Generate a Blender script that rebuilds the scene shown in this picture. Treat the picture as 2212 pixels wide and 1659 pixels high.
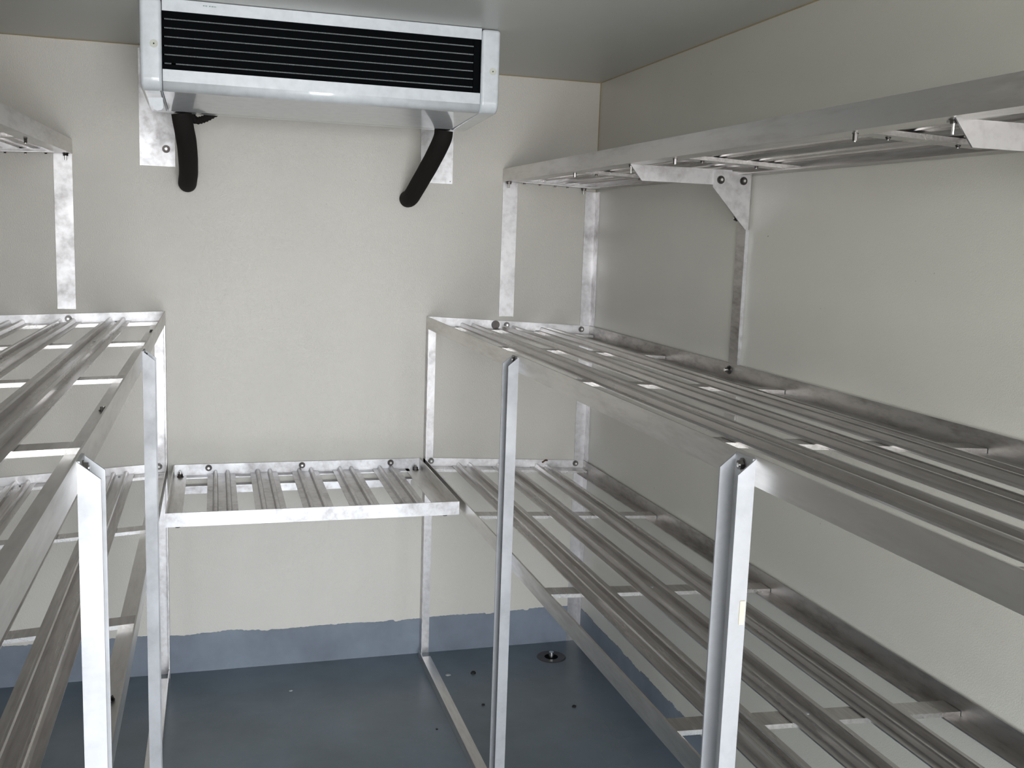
import bpy, bmesh, math, random
from mathutils import Vector, Matrix, noise
random.seed(7)
for o in list(bpy.data.objects): bpy.data.objects.remove(o)
SC = bpy.context.scene
COL = SC.collection

# ------------------------------------------------------------------ camera
cd = bpy.data.cameras.new('camera'); cam = bpy.data.objects.new('camera', cd); COL.objects.link(cam)
cd.sensor_width = 36.0; cd.lens = 2178.06 / 2212.0 * 36.0; cd.clip_start = 0.02
cam.location = (-1.27422, -3.34190, 1.45313)
cam.rotation_euler = (math.radians(81.9239), math.radians(-1.9524), math.radians(-16.2680))
SC.camera = cam

# ------------------------------------------------------------------ daylight through the open rear doorway
W = bpy.data.worlds.new('daylight'); SC.world = W; W.use_nodes = True
nt = W.node_tree; nt.nodes.clear()
tc = nt.nodes.new('ShaderNodeTexCoord'); sx = nt.nodes.new('ShaderNodeSeparateXYZ')
rmp = nt.nodes.new('ShaderNodeValToRGB'); bg = nt.nodes.new('ShaderNodeBackground'); wo = nt.nodes.new('ShaderNodeOutputWorld')
nt.links.new(tc.outputs['Generated'], sx.inputs[0]); nt.links.new(sx.outputs['Z'], rmp.inputs[0])
e = rmp.color_ramp.elements
e[0].position = 0.0; e[0].color = (0.62, 0.63, 0.64, 1)
e[1].position = 0.35; e[1].color = (0.86, 0.93, 1.0, 1)
m_ = rmp.color_ramp.elements.new(0.03); m_.color = (0.90, 0.95, 1.0, 1)
nt.links.new(rmp.outputs[0], bg.inputs[0]); bg.inputs[1].default_value = 18.5
nt.links.new(bg.outputs[0], wo.inputs[0])
pl = bpy.data.lights.new('doorway_portal', 'AREA'); pl.shape = 'RECTANGLE'; pl.size = 1.24; pl.size_y = 1.90
pl.cycles.is_portal = True
po = bpy.data.objects.new('doorway_portal', pl); COL.objects.link(po)
po.location = (-1.00, -4.50, 0.955); po.rotation_euler = (math.radians(90), 0, 0)
SC.view_settings.view_transform = 'Standard'; SC.view_settings.look = 'None'
SC.view_settings.gamma = 1.0; SC.view_settings.use_curve_mapping = False
SC.view_settings.exposure = 0.0

# ------------------------------------------------------------------ materials
def mat(name):
    m = bpy.data.materials.new(name); m.use_nodes = True
    return m, m.node_tree, m.node_tree.nodes['Principled BSDF']
def N(nt, kind, **kw):
    n = nt.nodes.new(kind)
    for k, v in kw.items(): setattr(n, k, v)
    return n
def pos(nt, scale=(1, 1, 1)):
    g = N(nt, 'ShaderNodeNewGeometry'); mp = N(nt, 'ShaderNodeMapping'); mp.inputs['Scale'].default_value = scale
    nt.links.new(g.outputs['Position'], mp.inputs[0]); return mp.outputs[0]
def noise_(nt, vec, sc, detail=3, rough=0.55):
    n = N(nt, 'ShaderNodeTexNoise'); n.inputs['Scale'].default_value = sc; n.inputs['Detail'].default_value = detail
    n.inputs['Roughness'].default_value = rough; nt.links.new(vec, n.inputs['Vector']); return n.outputs[0]
def ramp(nt, fac, stops):
    r = N(nt, 'ShaderNodeValToRGB'); el = r.color_ramp.elements
    while len(el) < len(stops): el.new(0.5)
    for q, (p_, c) in zip(el, stops): q.position = p_; q.color = (*c, 1) if len(c) == 3 else c
    nt.links.new(fac, r.inputs[0]); return r.outputs[0]
def mixc(nt, a, b, fac=None, f=0.5, mode='MIX'):
    m = N(nt, 'ShaderNodeMix', data_type='RGBA', blend_type=mode)
    if fac is not None: nt.links.new(fac, m.inputs[0])
    else: m.inputs[0].default_value = f
    for s, v in ((6, a), (7, b)):
        if isinstance(v, tuple): m.inputs[s].default_value = (*v, 1)
        else: nt.links.new(v, m.inputs[s])
    return m.outputs[2]
def bump(nt, bs, h, strength, dist):
    b = N(nt, 'ShaderNodeBump'); b.inputs['Strength'].default_value = strength; b.inputs['Distance'].default_value = dist
    nt.links.new(h, b.inputs['Height']); nt.links.new(b.outputs[0], bs.inputs['Normal'])

def wall_mat(name, col, rough, spec=0.5, bs=0.5, ws=(560, 560, 260), wd=0.0008):
    m, t, b = mat(name)
    big = noise_(t, pos(t), 1.6, 3)
    c = mixc(t, col, tuple(x * 0.93 for x in col), ramp(t, big, [(0.35, (0, 0, 0)), (0.7, (1, 1, 1))]))
    sp = noise_(t, pos(t), 75, 1)
    c2 = mixc(t, c, (0.30, 0.27, 0.20), ramp(t, sp, [(0.80, (0, 0, 0)), (0.84, (1, 1, 1))]))
    t.links.new(c2, b.inputs['Base Color'])
    b.inputs['Roughness'].default_value = rough; b.inputs['Specular IOR Level'].default_value = spec
    weave = noise_(t, pos(t, ws), 1.0, 2)
    weave2 = noise_(t, pos(t, (320, 320, 800)), 1.0, 1)
    ad = N(t, 'ShaderNodeMath', operation='ADD'); t.links.new(weave, ad.inputs[0]); t.links.new(weave2, ad.inputs[1])
    bump(t, b, ad.outputs[0], bs, wd)
    return m
M_WALL = wall_mat('cream_wall_panel', (0.70, 0.68, 0.615), 0.27, 0.65, 0.55)
M_BACK = wall_mat('cream_wall_panel_end', (0.71, 0.673, 0.612), 0.27, 0.65, 0.75, (420, 420, 130), 0.0012)
M_CEIL = wall_mat('cream_ceiling_panel', (0.58, 0.58, 0.54), 0.36, 0.45, 0.25)

def paint_mat(name, col, rough, dirt=0.35):
    m, t, b = mat(name)
    n1 = noise_(t, pos(t), 2.6, 5, 0.62); n2 = noise_(t, pos(t), 26, 4)
    c = mixc(t, col, tuple(x * 0.62 for x in col), ramp(t, n1, [(0.38, (0, 0, 0)), (0.72, (1, 1, 1))]))
    c = mixc(t, c, tuple(min(1, x * 1.35) for x in col), ramp(t, n2, [(0.45, (0, 0, 0)), (0.85, (dirt, dirt, dirt))]))
    t.links.new(c, b.inputs['Base Color'])
    t.links.new(ramp(t, noise_(t, pos(t), 1.8, 2), [(0.3, (rough - .04,) * 3), (0.7, (rough + .12,) * 3)]), b.inputs['Roughness'])
    bump(t, b, noise_(t, pos(t), 300, 2), 0.08, 0.0005)
    return m
M_FLOOR = paint_mat('blue_grey_floor_coating', (0.165, 0.205, 0.245), 0.30, 0.02)
M_BAND = paint_mat('blue_grey_wall_band_paint', (0.235, 0.272, 0.330), 0.42, 0.12)

def alu_mat(name, base, stain, r0, r1, amount, streak=(1, 1, 1)):
    m, t, b = mat(name)
    b.inputs['Metallic'].default_value = 1.0
    oi = N(t, 'ShaderNodeObjectInfo'); g = N(t, 'ShaderNodeNewGeometry')
    ad = N(t, 'ShaderNodeVectorMath', operation='ADD')
    cb = N(t, 'ShaderNodeCombineXYZ'); ml = N(t, 'ShaderNodeMath', operation='MULTIPLY'); ml.inputs[1].default_value = 37
    t.links.new(oi.outputs['Random'], ml.inputs[0]); t.links.new(ml.outputs[0], cb.inputs[0]); t.links.new(ml.outputs[0], cb.inputs[2])
    t.links.new(g.outputs['Position'], ad.inputs[0]); t.links.new(cb.outputs[0], ad.inputs[1])
    mpp = N(t, 'ShaderNodeMapping'); mpp.inputs['Scale'].default_value = streak; t.links.new(ad.outputs[0], mpp.inputs[0])
    n1 = noise_(t, mpp.outputs[0], 9, 5, 0.65); n2 = noise_(t, mpp.outputs[0], 60, 3, 0.6)
    mu = N(t, 'ShaderNodeMath', operation='MULTIPLY'); t.links.new(n1, mu.inputs[0]); t.links.new(n2, mu.inputs[1])
    f = ramp(t, mu.outputs[0], [(0.20, (0, 0, 0)), (0.44, (amount,) * 3)])
    t.links.new(mixc(t, base, stain, f), b.inputs['Base Color'])
    t.links.new(ramp(t, n1, [(0.35, (r0,) * 3), (0.68, (r1,) * 3)]), b.inputs['Roughness'])
    bump(t, b, n2, 0.08, 0.001)
    return m
M_ALU = alu_mat('mill_finish_aluminium', (0.65, 0.635, 0.64), (0.40, 0.37, 0.365), 0.36, 0.52, 0.7)
M_RAIL = alu_mat('weathered_aluminium_rail', (0.72, 0.70, 0.68), (0.50, 0.475, 0.45), 0.30, 0.46, 0.6, (1.6, 0.25, 1.6))
M_SLAT = alu_mat('dull_aluminium_slat', (0.585, 0.565, 0.555), (0.34, 0.315, 0.30), 0.24, 0.40, 0.7, (2.2, 0.16, 2.2))
M_POST = alu_mat('bright_aluminium_channel', (0.51, 0.513, 0.53), (0.43, 0.43, 0.445), 0.58, 0.72, 0.6)
M_BRIGHT = alu_mat('clean_bright_aluminium', (0.60, 0.595, 0.605), (0.37, 0.335, 0.33), 0.40, 0.56, 0.8)
M_DIRTY = alu_mat('dirty_aluminium_wall_rail', (0.50, 0.48, 0.465), (0.25, 0.225, 0.205), 0.34, 0.52, 0.85, (1.4, 0.4, 1.4))

def plain(name, col, rough=0.5, metal=0.0, spec=0.5, coat=0):
    m, t, b = mat(name); b.inputs['Base Color'].default_value = (*col, 1); b.inputs['Roughness'].default_value = rough
    b.inputs['Metallic'].default_value = metal; b.inputs['Specular IOR Level'].default_value = spec
    n = noise_(t, pos(t), 40, 3)
    t.links.new(mixc(t, col, tuple(x * 0.88 for x in col), ramp(t, n, [(0.4, (0, 0, 0)), (0.75, (1, 1, 1))])), b.inputs['Base Color'])
    if coat: b.inputs['Coat Weight'].default_value = coat; b.inputs['Coat Roughness'].default_value = 0.05
    return m
M_WHITE = plain('white_powder_coat', (0.74, 0.775, 0.81), 0.30, 0, 0.5, 0.7)
M_BLACK = plain('black_recess', (0.003, 0.004, 0.005), 0.9, 0, 0.05)
M_LOUV = plain('black_louvre', (0.003, 0.004, 0.005), 0.85, 0, 0.05)
M_FIN = plain('silver_coil_fin', (0.86, 0.89, 0.92), 0.40, 0.25)
M_HOSE = plain('black_foam_insulation', (0.014, 0.011, 0.010), 0.85, 0, 0.25)
M_BOLT = plain('steel_bolt', (0.17, 0.16, 0.155), 0.32, 1.0)
M_SHINE = plain('bare_bolt_end', (0.75, 0.74, 0.72), 0.22, 1.0)
M_DBOLT = plain('dark_steel_bolt', (0.09, 0.082, 0.078), 0.40, 1.0)
M_SEAL = plain('yellowed_sealant', (0.42, 0.34, 0.21), 0.6)
M_SCREW = plain('beige_screw_cap', (0.66, 0.67, 0.60), 0.5)
M_STEEL = plain('dull_stainless_steel', (0.10, 0.095, 0.095), 0.42, 0.6)
M_DARK = plain('dark_dirt', (0.012, 0.011, 0.010), 0.7)
M_PALE = plain('pale_grey_chip', (0.42, 0.44, 0.45), 0.5)
M_INK = plain('faded_green_ink', (0.16, 0.24, 0.22), 0.7)
M_RUST = plain('brown_stain', (0.20, 0.12, 0.07), 0.8)
M_TAPE = plain('yellowed_glue_residue', (0.66, 0.58, 0.42), 0.7)

# ------------------------------------------------------------------ helpers
def link(name, me, m, parent=None, **props):
    o = bpy.data.objects.new(name, me); COL.objects.link(o)
    if m is not None and not me.materials: me.materials.append(m)
    if parent is not None: o.parent = parent
    for k, v in props.items(): o[k] = v
    return o
def new_thing(name, label, cat, loc, group=None):
    o = bpy.data.objects.new(name, None); COL.objects.link(o); o.location = loc; o.empty_display_size = 0.1
    o['label'] = label; o['category'] = cat
    if group: o['group'] = group
    bpy.context.view_layer.update()
    return o
class MB:
    """collects solids in world coordinates, then links them as ONE mesh"""
    def __init__(s, T=None): s.bm = bmesh.new(); s.T = T
    def vs(s, pts):
        if s.T: pts = [s.T(*p) for p in pts]
        return [s.bm.verts.new(p) for p in pts]
    def box(s, a, b):
        x0, y0, z0 = a; x1, y1, z1 = b
        v = s.vs([(x0, y0, z0), (x1, y0, z0), (x1, y1, z0), (x0, y1, z0), (x0, y0, z1), (x1, y0, z1), (x1, y1, z1), (x0, y1, z1)])
        for f in ((0, 3, 2, 1), (4, 5, 6, 7), (0, 1, 5, 4), (1, 2, 6, 5), (2, 3, 7, 6), (3, 0, 4, 7)): s.bm.faces.new([v[i] for i in f])
        return s
    def prism(s, poly, fa, fb):
        """poly: list of 2D points; fa/fb: functions 2D -> 3D for the two caps"""
        A = s.vs([fa(*p) for p in poly]); B = s.vs([fb(*p) for p in poly]); n = len(poly)
        s.bm.faces.new(A); s.bm.faces.new(B[::-1])
        for i in range(n): s.bm.faces.new([A[i], B[i], B[(i + 1) % n], A[(i + 1) % n]])
        return s
    def strip(s, secs):
        """secs: list of cross-sections (closed loops with equal counts), capped"""
        L = [s.vs(q) for q in secs]; n = len(L[0])
        for a, b in zip(L, L[1:]):
            for i in range(n): s.bm.faces.new([a[i], b[i], b[(i + 1) % n], a[(i + 1) % n]])
        s.bm.faces.new(L[0]); s.bm.faces.new(L[-1][::-1])
        return s
    def cyl(s, c, ax, r, h, n=12, r2=None):
        c = Vector(c); ax = Vector(ax).normalized(); u = ax.orthogonal().normalized(); w = ax.cross(u)
        r2 = r if r2 is None else r2
        q = lambda cc, rr: [tuple(cc + (u * math.cos(t) + w * math.sin(t)) * rr) for t in (2 * math.pi * i / n for i in range(n))]
        return s.strip([q(c, r), q(c + ax * h, r2)])
    def build(s, name, m, parent=None, bevel=0, smooth=False, **props):
        bmesh.ops.recalc_face_normals(s.bm, faces=s.bm.faces[:])
        if bevel: bmesh.ops.bevel(s.bm, geom=s.bm.edges[:], offset=bevel, segments=2, affect='EDGES', profile=0.6)
        base = Vector((0, 0, 0)) if parent is None else parent.matrix_world.translation
        # origin at the bounds' centre so that each part sits at its own place
        lo = Vector([min(v.co[i] for v in s.bm.verts) for i in range(3)]); hi = Vector([max(v.co[i] for v in s.bm.verts) for i in range(3)])
        c = (lo + hi) / 2
        for v in s.bm.verts: v.co -= c
        me = bpy.data.meshes.new(name); s.bm.to_mesh(me); s.bm.free()
        if smooth:
            for p in me.polygons: p.use_smooth = True
        o = link(name, me, m, parent, **props); o.location = c - base
        if parent is not None: bpy.context.view_layer.update()
        return o
def bolt(parent, c, ax, r=0.0085, h=0.006, m=None, stud=0.0, name='bolt'):
    """hexagon bolt head on a washer"""
    c = Vector(c); ax = Vector(ax).normalized(); b = MB()
    b.cyl(c, ax, r * 1.25, 0.0015, 16); b.cyl(c + ax * 0.0015, ax, r, h, 6, r * 0.94)
    nf = len(b.bm.faces)
    b.cyl(c + ax * (0.0015 + h), ax, r * 0.42, stud or 0.0012, 10)
    b.bm.faces.ensure_lookup_table()
    for f in b.bm.faces[nf:]: f.material_index = 1
    o = b.build(name, m or M_BOLT, parent); o.data.materials.append(M_SHINE)
    return o

# ------------------------------------------------------------------ the room shell
XL, YF, H = -2.016, -4.50, 2.0
T_ = 0.06
def struct(mb, name, m, parent=None): return mb.build(name, m, parent, kind='structure')
struct(MB().box((XL - T_, YF, -T_), (T_, T_, 0)), 'floor', M_FLOOR)
struct(MB().box((XL - T_, YF, H), (T_, T_, H + T_)), 'ceiling', M_CEIL)
struct(MB().box((XL - T_, 0, 0), (T_, T_, H)), 'wall_back', M_BACK)
struct(MB().box((0, YF, 0), (T_, 0, H)), 'wall_right', M_WALL)
struct(MB().box((XL - T_, YF, 0), (XL, 0, H)), 'wall_left', M_WALL)
struct(MB().box((XL - T_, YF - T_, 0), (-1.62, YF, H)).box((-0.38, YF - T_, 0), (T_, YF, H)).box((-1.62, YF - T_, 1.905), (-0.38, YF, H)), 'wall_front', M_WALL)
# painted upturn of the floor coating with a hand-cut, ragged upper edge
def band(name, P, length, seed):
    rnd = random.Random(seed); n = int(length / 0.006); top = []; step = 0
    for i in range(n + 1):
        u = length * i / n
        if rnd.random() < 0.22: step = rnd.choice((-1, 0, 0, 1)) * rnd.uniform(0.0005, 0.0045)
        top.append((u, 0.131 + 0.004 * math.sin(u * 3.1 + seed) + 0.002 * math.sin(u * 17 + seed) + step + rnd.uniform(-.0012, .0012)))
    b = MB()
    for (u0, z0), (u1, z1) in zip(top, top[1:]):
        v = [P(u0, 0, 0), P(u1, 0, 0), P(u1, 0, z1), P(u0, 0, z0), P(u0, 1, 0), P(u1, 1, 0), P(u1, 1, z1), P(u0, 1, z0)]
        v = b.vs(v)
        for f in ((4, 5, 6, 7), (3, 2, 6, 7)): b.bm.faces.new([v[i] for i in f])
    bmesh.ops.remove_doubles(b.bm, verts=b.bm.verts[:], dist=1e-5)
    return struct(b, name, M_BAND)
BT = 0.0022
band('baseboard_back', lambda u, s, z: (XL + u, -BT * s, z), 2.016, 1)
band('baseboard_right', lambda u, s, z: (-BT * s, -u, z), 4.49, 2)
band('baseboard_left', lambda u, s, z: (XL + BT * s, -u, z), 4.49, 3)
# sealant beads in the corners
def bead(name, a, b, du, dv, r=0.0028):
    a, b, du, dv = map(Vector, (a, b, du, dv)); m = MB(); n = 40; secs = []
    for i in range(n + 1):
        p = a.lerp(b, i / n); k = r * (1 + 0.35 * noise.noise(p * 9))
        secs.append([tuple(p), tuple(p + du * k), tuple(p + (du + dv) * k * 0.45), tuple(p + dv * k)])
    m.strip(secs); return struct(m, name, M_SEAL)
bead('trim_1', (XL, 0, H), (0, 0, H), (0, -1, 0), (0, 0, -1))
bead('trim_2', (0, 0, H), (0, YF, H), (-1, 0, 0), (0, 0, -1))
bead('trim_3', (0, 0, 0.13), (0, 0, H), (-1, 0, 0), (0, -1, 0))
bead('trim_4', (XL, 0, H), (XL, YF, H), (1, 0, 0), (0, 0, -1))
bead('trim_5', (XL, 0, 0), (0, 0, 0), (0, -1, 0), (0, 0, 1), 0.0025).data.materials[0] = M_PALE
bead('trim_6', (XL, 0, 0.13), (XL, 0, H), (1, 0, 0), (0, -1, 0))

# ------------------------------------------------------------------ shelving
HR = 0.040; TH = 0.003; FL = 0.040
BARS = (0.648, 1.300, 1.947, 2.60)
LEN = 3.26
def slat_profile(w=0.043, rh=0.0115, rc=0.019, rw=0.0080):
    top = [(-w, -0.003), (-w, 0.0)]
    for c in (-rc, rc):
        top += [(c - rw, 0.0), (c - rw * .62, rh * .82), (c - rw * .25, rh), (c + rw * .25, rh), (c + rw * .62, rh * .82), (c + rw, 0.0)]
    top += [(w, 0.0), (w, -0.003)]
    bot = [(x * (0.96 if abs(x) > .04 else 1), z - 0.0014) if abs(x) < w else (x * .97, z) for x, z in top[::-1]]
    return top + bot
PROF = slat_profile()

def tier(T, parent, depth, z, hr, length, slats, bars, end=True, wall_m=None, rail_m=None, bar_m=None, T0=0.0):
    """One tray: angle rails round the edge, corrugated slats along y, flat cross bars. Local axes: s = distance from
    the aisle edge towards the wall, y = world y (<= 0), dz = height below the tray's top edge (T adds z and the tilt)."""
    zb = -hr
    MB(T).box((0, -length, zb), (TH, -0.004, 0)).box((TH, -length, zb), (FL, -0.004, zb + TH)).build('front_rail', rail_m or M_RAIL, parent)
    MB(T).box((depth - TH - T0, -length, zb), (depth - T0, -0.004, 0)).box((depth - FL, -length, zb), (depth - TH, -0.004, zb + TH)).build('wall_rail', wall_m or M_DIRTY, parent)
    MB(T).box((TH, -0.007, zb), (depth - TH, -0.004, 0)).box((FL, -0.004 - FL, zb), (depth - FL, -0.007, zb + TH)).build('back_rail', M_ALU, parent)
    if end:
        MB(T).box((TH, -length, zb), (depth - TH, -length + TH, 0)).box((FL, -length + TH, zb), (depth - FL, -length + FL, zb + TH)).build('end_rail', M_ALU, parent)
    for b in bars:
        MB(T).box((TH + .001, -b, zb + TH), (depth - TH - .001, -b + 0.045, zb + TH + 0.0085)).build('cross_bar', bar_m or M_SLAT, parent)
    zs = zb + TH + 0.0085 + 0.0032
    for i, s in enumerate(slats):
        # each slat is one long extrusion with tiny waviness
        ys = [-0.009 - (length - .02) * k / 10 for k in range(11)]
        o = MB(T).strip([[(s + x, y, zs + zz + 0.0006 * math.sin(y * 5 + s * 40)) for x, zz in PROF] for y in ys]).build('slat', M_SLAT, parent)
        for b in bars:
            if (i + int(b * 10)) % 2 == 0: MB(T).cyl((s, -b + 0.022, zs), (0, 0, 1), 0.0035, 0.0015, 8).build('rivet', M_PALE, o)

def front_channel(parent, xr, side, ya, yb, ztop, m=None):
    """U channel standing on the floor, open to the aisle, its flanges cut off slantwise at the top."""
    t = 0.003; w = 0.025; cut = 0.0205
    b = MB()
    b.box((xr - (t if side > 0 else 0), -yb + t, 0.0), (xr + (0 if side > 0 else t), -ya - t, ztop))
    for y0, y1 in ((-yb, -yb + t), (-ya - t, -ya)):
        poly = [(0, 0), (w, 0), (w, ztop - cut), (0, ztop)]
        b.prism(poly, lambda u, v, y=y0: (xr - side * u, y, v), lambda u, v, y=y1: (xr - side * u, y, v))
    o = b.build('front_post', m or M_POST, parent)
    return o

def rack(side, xf, depth, zM, zL, dropM, dropL, gM, gL, posts, label):
    """side=+1: rack on the right wall (s grows to +x); side=-1: on the left wall"""
    R = new_thing('storage_rack', label, 'rack', (xf + side * depth / 2, -LEN / 2, 0), 'two tier racks bolted along the side walls')
    def T(z, drop, g): return lambda s, y, dz: (xf + side * s, y, z + dz - drop * s / depth + g * y)
    sl = (0.143, 0.2855, 0.428)
    if side > 0:
        tier(T(zM, dropM, gM), R, depth - .003, 0, HR, LEN, sl, (0.055,) + BARS)
        tier(T(zL, dropL, gL), R, depth - .003, 0, HR, LEN, sl, (0.055,) + BARS)
    else:
        tier(T(zM, dropM, gM), R, depth - .003, 0, HR, LEN, sl, (0.055,) + BARS, wall_m=M_RAIL)
        tier(T(zL, dropL, gL), R, depth - .003, 0, HR, LEN, sl, (0.055,) + BARS, wall_m=M_RAIL)
    # channels on the aisle side
    for ya, yb in posts:
        o = front_channel(R, xf, side, ya, yb, zM - 0.004 - gM * -0.0 + gM * -yb)
        if yb > 1.5: bolt(o, (xf - side * 0.003, -(ya + yb) / 2 + .002, zM - 0.017 + gM * -yb), (-side, 0, 0), 0.0075, 0.005, M_BOLT)
        else: bolt(o, (xf - side * 0.003, -(ya + yb) / 2, zM - 0.017), (-side, 0, 0), 0.0065, 0.004, M_BOLT)
    # angle posts on the back wall
    MB().box((xf, -0.003, 0), (xf + side * 0.034, -0.0003, zM - .001)).box((xf, -0.040, 0), (xf + side * 0.003, -0.003, zM - HR)).build('back_post', M_ALU, R)
    xw = xf + side * depth
    MB().box((xw - side * 0.040, -0.003, 0), (xw - side * 0.0003, -0.0003, 1.63)).box((xw - side * 0.003, -0.040, 0), (xw - side * 0.0003, -0.003, 1.63)).build('corner_post', M_ALU, R)
    # flat bars standing on the side wall
    for y in (1.0725, 2.178, 3.23):
        MB().box((xw - side * 0.0055, -y, 0.002), (xw - side * 0.0004, -y + 0.050, 1.60)).build('wall_post', M_DIRTY, R)
        MB().box((xw - side * 0.0100, -y - .003, zM - (dropM if side > 0 else dropM) + .001 + gM * -y), (xw - side * 0.0004, -y - .0002, 1.50)).build('post_lip', M_BRIGHT, R, label='edge flange with doorway light put into its paler metal')  # paler metal than the bar imitates doorway light on this edge
    # angle lying on the floor along the aisle
    xo = xf - side * (0.011 if side > 0 else -0.001)
    MB().box((xo, -LEN, 0.0005), (xo + side * TH, -0.045, 0.030)).box((xo + side * TH, -LEN, 0.0005), (xo + side * 0.043, -0.045, 0.0035)).build('floor_rail', M_RAIL, R)
    # bolts through the rails into the wall
    for s, z, d in ((depth - .036, zM - dropM - .012, M_BOLT), (depth - .036, zL - dropL - .010, M_BOLT), (0.281, zM - .026, M_BOLT), (0.026, zL - .011, M_BOLT)):
        bolt(R, (xf + side * s, -0.0072, z), (0, -1, 0), 0.0085, 0.006, d)
    for y in (1.03, 2.14):
        bolt(R, (xw - side * 0.0065, -y, zM - dropM - .017 + gM * -y), (-side, 0, 0), 0.009, 0.006, M_BOLT, 0.006)
    for y in (0.30, 1.62):
        bolt(R, (xf + side * 0.024, -y, zM - HR + TH + gM * -y), (0, 0, 1), 0.006, 0.005, M_DBOLT)
        bolt(R, (xf + side * 0.024, -y, zL - HR + TH + gL * -y), (0, 0, 1), 0.006, 0.005, M_DBOLT)
    return R
RR = rack(1, -0.591, 0.591, 1.1917, 0.7058, 0.0266, 0.0256, 0.0041, 0.0,
          ((1.0394, 1.0913), (2.1319, 2.1844), (3.205, 3.257)), 'two tier aluminium rack of long slats running down the right-hand wall')
LR = rack(-1, -1.424, 0.592, 1.1977, 0.7129, 0.0231, 0.0392, 0.0008, 0.006,
          ((1.0132, 1.0652), (2.1000, 2.1493), (3.205, 3.257)), 'two tier aluminium rack of long slats running down the left-hand wall')
# brown rub mark on the right rack's lower back rail, extra hole plate on the middle one, glue on the near channel
b = MB()
for i, (dx, dz) in enumerate(((0, 0), (.004, .003), (.008, .0055), (.012, .007), (.016, .006))): b.cyl((-0.160 + dx, -0.0071, 0.678 + dz), (0, -1, 0), 0.0035, 0.0006, 9)
b.build('rust_mark', M_RUST, RR, label='small curved brown rust mark')
MB().cyl((-0.350, -0.0071, 1.166), (0, -1, 0), 0.015, 0.001, 18).cyl((-0.350, -0.0080, 1.166), (0, -1, 0), 0.009, 0.001, 12).build('washer', M_DBOLT, RR, label='worn round washer')
MB().box((-0.601, -2.1860, 0.952), (-0.5935, -2.1846, 0.985)).build('glue_residue', M_TAPE, RR, label='yellowed patch of glue')

def upper_shelf(side, xf, depth, z, g, drop, label):
    U = new_thing('wall_shelf', label, 'shelf', (xf + side * depth / 2, -LEN / 2, z - .05), 'narrow top shelves on gusset brackets')
    T = lambda s, y, dz: (xf + side * s, y, z + dz - drop * s / depth + g * y)
    hr = 0.0416
    tier(T, U, depth - .003, 0, hr, LEN, (0.098, 0.232), BARS, rail_m=M_RAIL, wall_m=M_SLAT, T0=0)
    xw = xf + side * depth
    zw = z - hr - drop
    # strip post under the aisle-side corner, on the back wall
    MB().box((xf + side * .001, -0.0035, (1.1950 if side > 0 else 1.2010)), (xf + side * 0.053, -0.0003, z - hr - .0005)).build('corner_leg', M_ALU, U)
    for y in (1.075, 2.182, 3.235):
        zz = z - hr + g * -y - .0005
        b = MB(); x0 = xf + side * 0.013; x1 = xw - side * 0.105
        b.prism([(x0, zz), (x1, zz), (x1, zz - 0.037), (x0 + side * 0.031, zz - 0.037)], lambda u, v: (u, -y, v), lambda u, v: (u, -y + .003, v))
        b.box((x0 + side * .010, -y + .003, zz - .003), (x1 + side * .05, -y + 0.030, zz))
        br = b.build('bracket_arm', M_ALU, U)
        zt = zz - .003
        b = MB(); b.prism([(xw - side * 0.109, zt), (xw - side * 0.0058, zt), (xw - side * 0.0058, zt - 0.140), (xw - side * 0.014, zt - 0.140), (xw - side * 0.109, zt - 0.040)],
                          lambda u, v: (u, -y - .0005, v), lambda u, v: (u, -y - .0038, v))
        gs = b.build('gusset', M_ALU, U)
        for dx in (0.089, 0.027): bolt(gs, (xw - side * dx, -y - .0040, zt - 0.022), (0, -1, 0), 0.0080, 0.004, M_DBOLT)
        bolt(U, (xw - side * 0.020, -y + .03, zt - .112), (-side, 0, 0), 0.006, 0.006, M_DBOLT)
        bolt(U, (xf + side * 0.020, -y + .012, zz + .0002), (0, 0, -1), 0.0055, 0.005, M_BOLT, 0.014)
    # fixing screws hanging under the aisle-side rail and the corners
    for y in BARS: bolt(U, (xf + side * 0.022, -y - .012 if y < .7 else -y, z - hr + g * -y), (0, 0, -1), 0.0042, 0.011, M_BOLT)
    for y in BARS:
        for s in (0.098, 0.232): bolt(U, (xf + side * s, -y + .022, z - hr + g * -y - drop * s / depth + TH), (0, 0, -1), 0.0035, 0.002, M_DBOLT)
    for s in (0.016, depth - .055):
        bolt(U, (xf + side * s, -0.024, z - hr - drop * s / depth), (0, 0, -1), 0.0080, 0.007, M_DBOLT, 0.012)
    for s in (.07, .125, .18, .225): bolt(U, (xf + side * s, -0.024, z - hr - drop * s / depth), (0, 0, -1), 0.0035, 0.003, M_DBOLT)
    return U
UR = upper_shelf(1, -0.339, 0.339, 1.6923, 0.0067, 0.012, 'narrow aluminium top shelf high on the right-hand wall')
UL = upper_shelf(-1, -1.682, 0.334, 1.7093, 0.0169, 0.012, 'narrow aluminium top shelf high on the left-hand wall')

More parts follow.
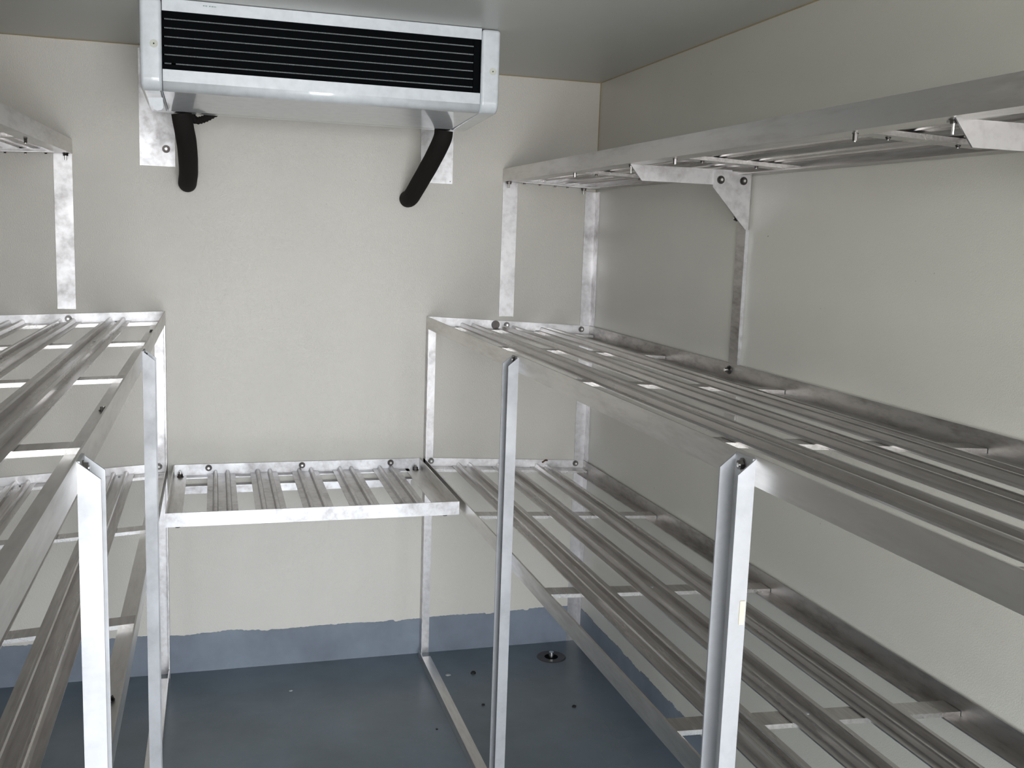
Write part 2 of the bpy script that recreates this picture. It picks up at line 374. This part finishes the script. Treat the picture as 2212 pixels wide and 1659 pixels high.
# ------------------------------------------------------------------ short middle shelf between the two racks
CS = new_thing('bridging_shelf', 'short aluminium slatted shelf bridging the aisle on the back wall', 'shelf', (-1.0, -0.30, 0.665))
zc, hc, x0, x1, yd = 0.7051, 0.0385, -1.4058, -0.6030, 0.5916
MB().box((x0, -0.0070, zc - hc), (x1, -0.0038, zc)).box((x0 + FL, -0.043, zc - hc), (x1 - FL, -0.0070, zc - hc + TH)).build('back_rail', M_BRIGHT, CS)
MB().box((x0, -yd, zc - hc), (x1, -yd + TH, zc)).box((x0 + FL, -yd + TH, zc - hc), (x1 - FL, -yd + FL, zc - hc + TH)).build('front_rail', M_BRIGHT, CS)
for xa, xb, xc in ((x0, x0 + TH, x0 + FL), (x1, x1 - TH, x1 - 0.052)):
    MB().box((xa, -yd + TH, zc - hc), (xb, -0.007, zc)).box((xb, -yd + TH, zc - hc), (xc, -0.007, zc - hc + TH)).build('side_rail', M_RAIL, CS)
for k in range(5):
    s = -1.258 + 0.1335 * k; ys = [-0.010 - (yd - .016) * q / 4 for q in range(5)]
    MB().strip([[(s + x, y, zc - hc + TH + .0034 + zz) for x, zz in PROF] for y in ys]).build('slat', M_ALU, CS)
MB().box((x0 + .03, -0.0035, 0.607), (x1 - .03, -0.0004, 0.6385)).box((x0 + .03, -0.030, 0.6355), (x1 - .03, -0.0035, 0.6385)).build('wall_cleat', M_BRIGHT, CS)
for x in (-1.298, -1.001, -0.705): bolt(CS, (x, -0.0072, 0.6925), (0, -1, 0), 0.0085, 0.005, M_DBOLT)
for x in (-1.385, -0.622): bolt(CS, (x, -0.026, zc - hc + TH), (0, 0, 1), 0.0085, 0.008, M_DBOLT, 0.008)
for x in (-1.375, -0.640): bolt(CS, (x, -yd + .02, zc - hc), (0, 0, -1), 0.007, 0.005, M_DBOLT)

# ------------------------------------------------------------------ evaporator under the ceiling
EV = new_thing('evaporator_unit', 'white ceiling-mounted cooling unit with a black finned grille', 'cooling unit', (-0.994, -0.50, 1.78))
EX0, EX1, EY, ET, EB = -1.4430, -0.5496, -0.692, 1.9985, 1.7848
CX0, CX1 = -1.3916, -0.6017
def cap(xa, xb, xi):
    """moulded end cap: rounded front lower corner, softly bevelled"""
    r = 0.030; poly = [(EY, ET), (EY, EB + r)]
    for k in range(1, 7):
        a = math.pi / 2 * k / 6; poly.append((EY + r - r * math.cos(a), EB + r - r * math.sin(a)))
    poly += [(-0.335, EB - 0.0120), (-0.30, EB + .01), (-0.30, ET)]
    b = MB(); b.prism(poly, lambda u, v: (xa, u, v), lambda u, v: (xb, u, v))
    o = b.build('end_cap', M_WHITE, EV)
    m = o.modifiers.new('soft', 'BEVEL'); m.width = 0.009; m.segments = 4; m.limit_method = 'ANGLE'; m.angle_limit = math.radians(50)
    for p in o.data.polygons: p.use_smooth = True
    m2 = o.modifiers.new('wn', 'WEIGHTED_NORMAL')
    zc_ = 1.892; xs = (xa + xb) / 2 + (0.007 if xb < -1 else 0.006)
    MB().cyl((xs, EY + .0002, zc_), (0, -1, 0), 0.0095, 0.0012, 20).build('screw_cap', M_SCREW, o)
    MB().cyl((xs, EY - .0011, zc_), (0, -1, 0), 0.0018, 0.0008, 8).build('screw_slot', M_DARK, o)
    return o
cl = cap(EX0, CX0 - .0012, CX0); cr = cap(CX1 + .0012, EX1, CX1)
# front panel: four borders round the opening, folded under into the drip tray
OT, OB = 1.9706, 1.8347
b = MB(); b.box((CX0, EY + .001, OT), (CX1, EY + .004, ET)); b.build('top_panel', M_WHITE, EV)
r = 0.022; poly = [(EY + .001, OB), (EY + .001, EB + r)]
for k in range(1, 7):
    a = math.pi / 2 * k / 6; poly.append((EY + .001 + r - r * math.cos(a), EB + r - r * math.sin(a)))
poly += [(-0.3549, 1.7732), (-0.335, 1.7732), (-0.335, 1.80), (EY + .03, 1.80), (EY + .03, OB)]
b = MB(); b.prism(poly, lambda u, v: (CX0, u, v), lambda u, v: (CX1, u, v))
o = b.build('drip_tray', M_WHITE, EV)
for p in o.data.polygons: p.use_smooth = len(p.vertices) == 4 and p.area < 0.02
MB().box((EX0 + .012, -0.334, 1.7742), (EX1 - .012, -0.300, ET - .0005)).build('rear_housing', M_WHITE, EV)
MB().box((CX0, EY + .055, OB - .03), (CX1, EY + .060, OT + .02)).box((CX0, EY + .005, OT + .002), (CX1, EY + .055, OT + .006)).box((CX0, EY + .031, OB - .006), (CX1, EY + .055, OB - .002)) \
    .box((CX0 - .0008, EY + .005, OB - .002), (CX0 + .001, EY + .055, OT)).box((CX1 - .001, EY + .005, OB - .002), (CX1 + .0008, EY + .055, OT)).build('coil_recess', M_BLACK, EV)
span = OT - OB
fr = (.128, .28, .432, .587, .738, .889)
# black louvre blades between the rows of coil fins
edges = [0.0] + list(fr) + [1.0]
for i in range(7):
    za = OT - span * edges[i] - (0.0022 if i else -.002); zb_ = OT - span * edges[i + 1] + (0.0022 if i < 6 else -.002)
    MB().box((CX0 + .001, EY + .014, zb_), (CX1 - .001, EY + .018, za)).build('louvre', M_LOUV, EV)
for i, q in enumerate(fr):
    zc_ = OT - span * q; b = MB(); n = 240; L = CX1 - CX0 - .012; xs0 = CX0 + .004
    for k in range(n):
        if i == 5 and 5 <= k <= 7: continue
        xa = xs0 + L * k / n; w = L / n
        v = b.vs([(xa + w * .12, EY + .0115, zc_ - .0014), (xa + w * .42, EY + .0085, zc_ - .0014), (xa + w * .72, EY + .0115, zc_ - .0014),
                  (xa + w * .12, EY + .0115, zc_ + .0014), (xa + w * .42, EY + .0085, zc_ + .0014), (xa + w * .72, EY + .0115, zc_ + .0014)])
        b.bm.faces.new((v[0], v[1], v[4], v[3])); b.bm.faces.new((v[1], v[2], v[5], v[4]))
    b.build('fin_row', M_FIN, EV)
MB().box((CX1 - .018, EY + .0085, OB), (CX1 - .002, EY + .0135, OT)).build('grille_edge', M_LOUV, EV)
b = MB()
for dx, w in ((0, .0035), (.0042, .0016), (.0068, .0030), (.0140, .0036), (.0186, .0012), (.0206, .0040), (.0256, .0022), (.0286, .0018)):
    b.box((-1.297 + dx, EY + .0003, 1.9885 - dx * .01), (-1.297 + dx + w * .8, EY + .0010, 1.9905 - dx * .01))
b.build('faded_lettering', M_INK, EV)
# corrugated cable sleeve looping under the back of the unit
def tube(name, pts, rad, m, parent=None, seg=20, n=26, ribs=0, caps_round=False, **props):
    P = [Vector(p) for p in pts]
    def cr_(t):
        k = min(int(t), len(P) - 2); u = t - k
        p0 = P[max(k - 1, 0)]; p1 = P[k]; p2 = P[k + 1]; p3 = P[min(k + 2, len(P) - 1)]
        return 0.5 * ((2 * p1) + (p2 - p0) * u + (2 * p0 - 5 * p1 + 4 * p2 - p3) * u * u + (3 * p1 - p0 - 3 * p2 + p3) * u ** 3)
    S = [cr_((len(P) - 1) * i / n) for i in range(n + 1)]; b = MB(); secs = []
    ref = Vector((1, 0, 0))
    for i, c in enumerate(S):
        tg = (S[min(i + 1, n)] - S[max(i - 1, 0)]).normalized(); u = (ref - tg * ref.dot(tg)).normalized(); w = tg.cross(u); ref = u
        rr = rad * ((1 + (0.10 if i % 2 else -0.10)) if ribs else 1 + 0.02 * noise.noise(c * 30))
        secs.append([tuple(c + (u * math.cos(a) + w * math.sin(a)) * rr) for a in (2 * math.pi * k / seg for k in range(seg))])
    b.strip(secs); o = b.build(name, m, parent, **props)
    for p in o.data.polygons: p.use_smooth = not ribs and len(p.vertices) == 4
    return o
cs_ = tube('cable_sleeve', [(-1.338, -.29, 1.785), (-1.325, -.285, 1.760), (-1.303, -.280, 1.764), (-1.278, -.28, 1.778), (-1.25, -.29, 1.795)], 0.010, M_HOSE, None, 12, 26, 1)
cs_['label'] = 'short ribbed black cable sleeve looping under the unit, beside the left pipe'; cs_['category'] = 'cable'
# torn plastic film hanging from the left cap
b = MB(); pts = [(-1.431, 1.776), (-1.428, 1.763), (-1.421, 1.7565), (-1.4185, 1.749), (-1.410, 1.7455), (-1.400, 1.748), (-1.3955, 1.753), (-1.396, 1.778)]
b.prism(pts, lambda u, v: (u, -.600, v), lambda u, v: (u, -.597, v)); b.build('cap_lip', M_WHITE, EV, label='torn lip below the left end cap')

# mounting plates on the back wall and insulated pipes
def plate(xa, xb, z0, lab, bx, bz, group='flat wall plates behind the cooling unit'):
    P = new_thing('mounting_plate', lab, 'wall plate', ((xa + xb) / 2, 0, (z0 + 1.99) / 2), group)
    MB().box((xa, -0.004, z0), (xb, -0.0004, 1.990)).build('plate', M_BRIGHT, P)
    if bx: bolt(P, (bx, -0.0042, bz), (0, -1, 0), 0.0095, 0.006, M_DBOLT)
    else: MB().cyl((xb - .008, -0.0041, z0 + .008), (0, -1, 0), 0.0016, 0.0006, 8).build('rivet_hole', M_DARK, P)
    return P
plate(-1.492, -1.389, 1.6435, 'bright aluminium plate with one bolt on the back wall, left of the black pipes', -1.415, 1.696)
plate(-0.622, -0.5135, 1.6335, 'aluminium plate behind the right-hand black pipe on the back wall', None, None)
def pipe(lab, pts):
    o = tube('insulated_pipe', pts, 0.0275, M_HOSE, None, 24, 40)
    o['label'] = lab; o['category'] = 'pipe'; o['group'] = 'black insulated pipes below the cooling unit'; return o
pipe('black foam-covered pipe hanging nearly straight beside the bolted plate', [(-1.360, -.320, 1.7725), (-1.356, -.312, 1.745), (-1.348, -.25, 1.690), (-1.347, -.14, 1.629), (-1.352, -.06, 1.600), (-1.354, -0.002, 1.596)])
pipe('black foam-covered pipe slanting down to the left under the right end of the unit', [(-0.616, -.320, 1.7725), (-0.619, -.312, 1.745), (-0.634, -.25, 1.690), (-0.653, -.14, 1.622), (-0.662, -.06, 1.584), (-0.663, -0.002, 1.578)])

# ------------------------------------------------------------------ floor drain and what lies on the floor
DR = new_thing('floor_drain', 'round steel floor drain in the back right corner', 'drain', (-0.141, -0.131, 0))
cx, cy = -0.141, -0.131
def ring(b, r0, r1, z0, z1, n=36):
    for k in range(n):
        a, c = 2 * math.pi * k / n, 2 * math.pi * (k + 1) / n
        P = lambda r, t, z: (cx + r * math.cos(t), cy + r * math.sin(t), z)
        v = b.vs([P(r0, a, z0), P(r1, a, z1), P(r1, c, z1), P(r0, c, z0)]); b.bm.faces.new(v)
b = MB(); ring(b, .024, .048, .0012, .0026); ring(b, .048, .052, .0026, .0002); bmesh.ops.remove_doubles(b.bm, verts=b.bm.verts[:], dist=1e-5); b.build('rim', M_STEEL, DR)
b = MB(); ring(b, .0001, .024, .0006, .0012); b.build('recess', M_BLACK, DR)
MB().cyl((cx, cy, .001), (0, 0, 1), .010, .018, 16, .009).build('plug', M_SHINE, DR)
def lump(name, lab, cat, x, y, r, h, m, sx=1.0, rot=0.0):
    bm = bmesh.new(); bmesh.ops.create_icosphere(bm, subdivisions=2, radius=1)
    for v in bm.verts:
        k = 1 + 0.28 * noise.noise(v.co * 1.7 + Vector((x * 9, y * 9, 0)))
        v.co = Vector((v.co.x * r * sx * k, v.co.y * r * k, max(0, (v.co.z + .35)) * h * k * .75))
    me = bpy.data.meshes.new(name); bm.to_mesh(me); bm.free()
    o = link(name, me, m, None, label=lab, category=cat); o.location = (x, y, 0.0003); o.rotation_euler.z = rot
    return o
lump('paint_chip', 'pale oval chip on the floor beside the right rack\'s floor rail', 'chip', -0.531, -0.205, .008, .004, M_PALE, 1.2)
lump('dirt_clump', 'largest dark clump on the floor, between the pale chip and the drain', 'debris', -0.445, -0.208, .008, .009, M_DARK, 1.1)
lump('dirt_clump', 'dark crumb on the open floor in front of the drain', 'debris', -0.193, -0.515, .006, .006, M_DARK, 1.2)
lump('dirt_crumb', 'tiny dark crumb just left of the far right front post', 'debris', -0.471, -0.441, .0045, .004, M_DARK, 1.3)
lump('dirt_crumb', 'tiny dark crumb on the aisle floor beside the right rack', 'debris', -0.647, -0.567, .0035, .003, M_DARK)
lump('paint_chip', 'tiny pale chip on the open aisle floor below the bridging shelf', 'chip', -1.050, -0.216, .0045, .003, M_PALE, 1.5)
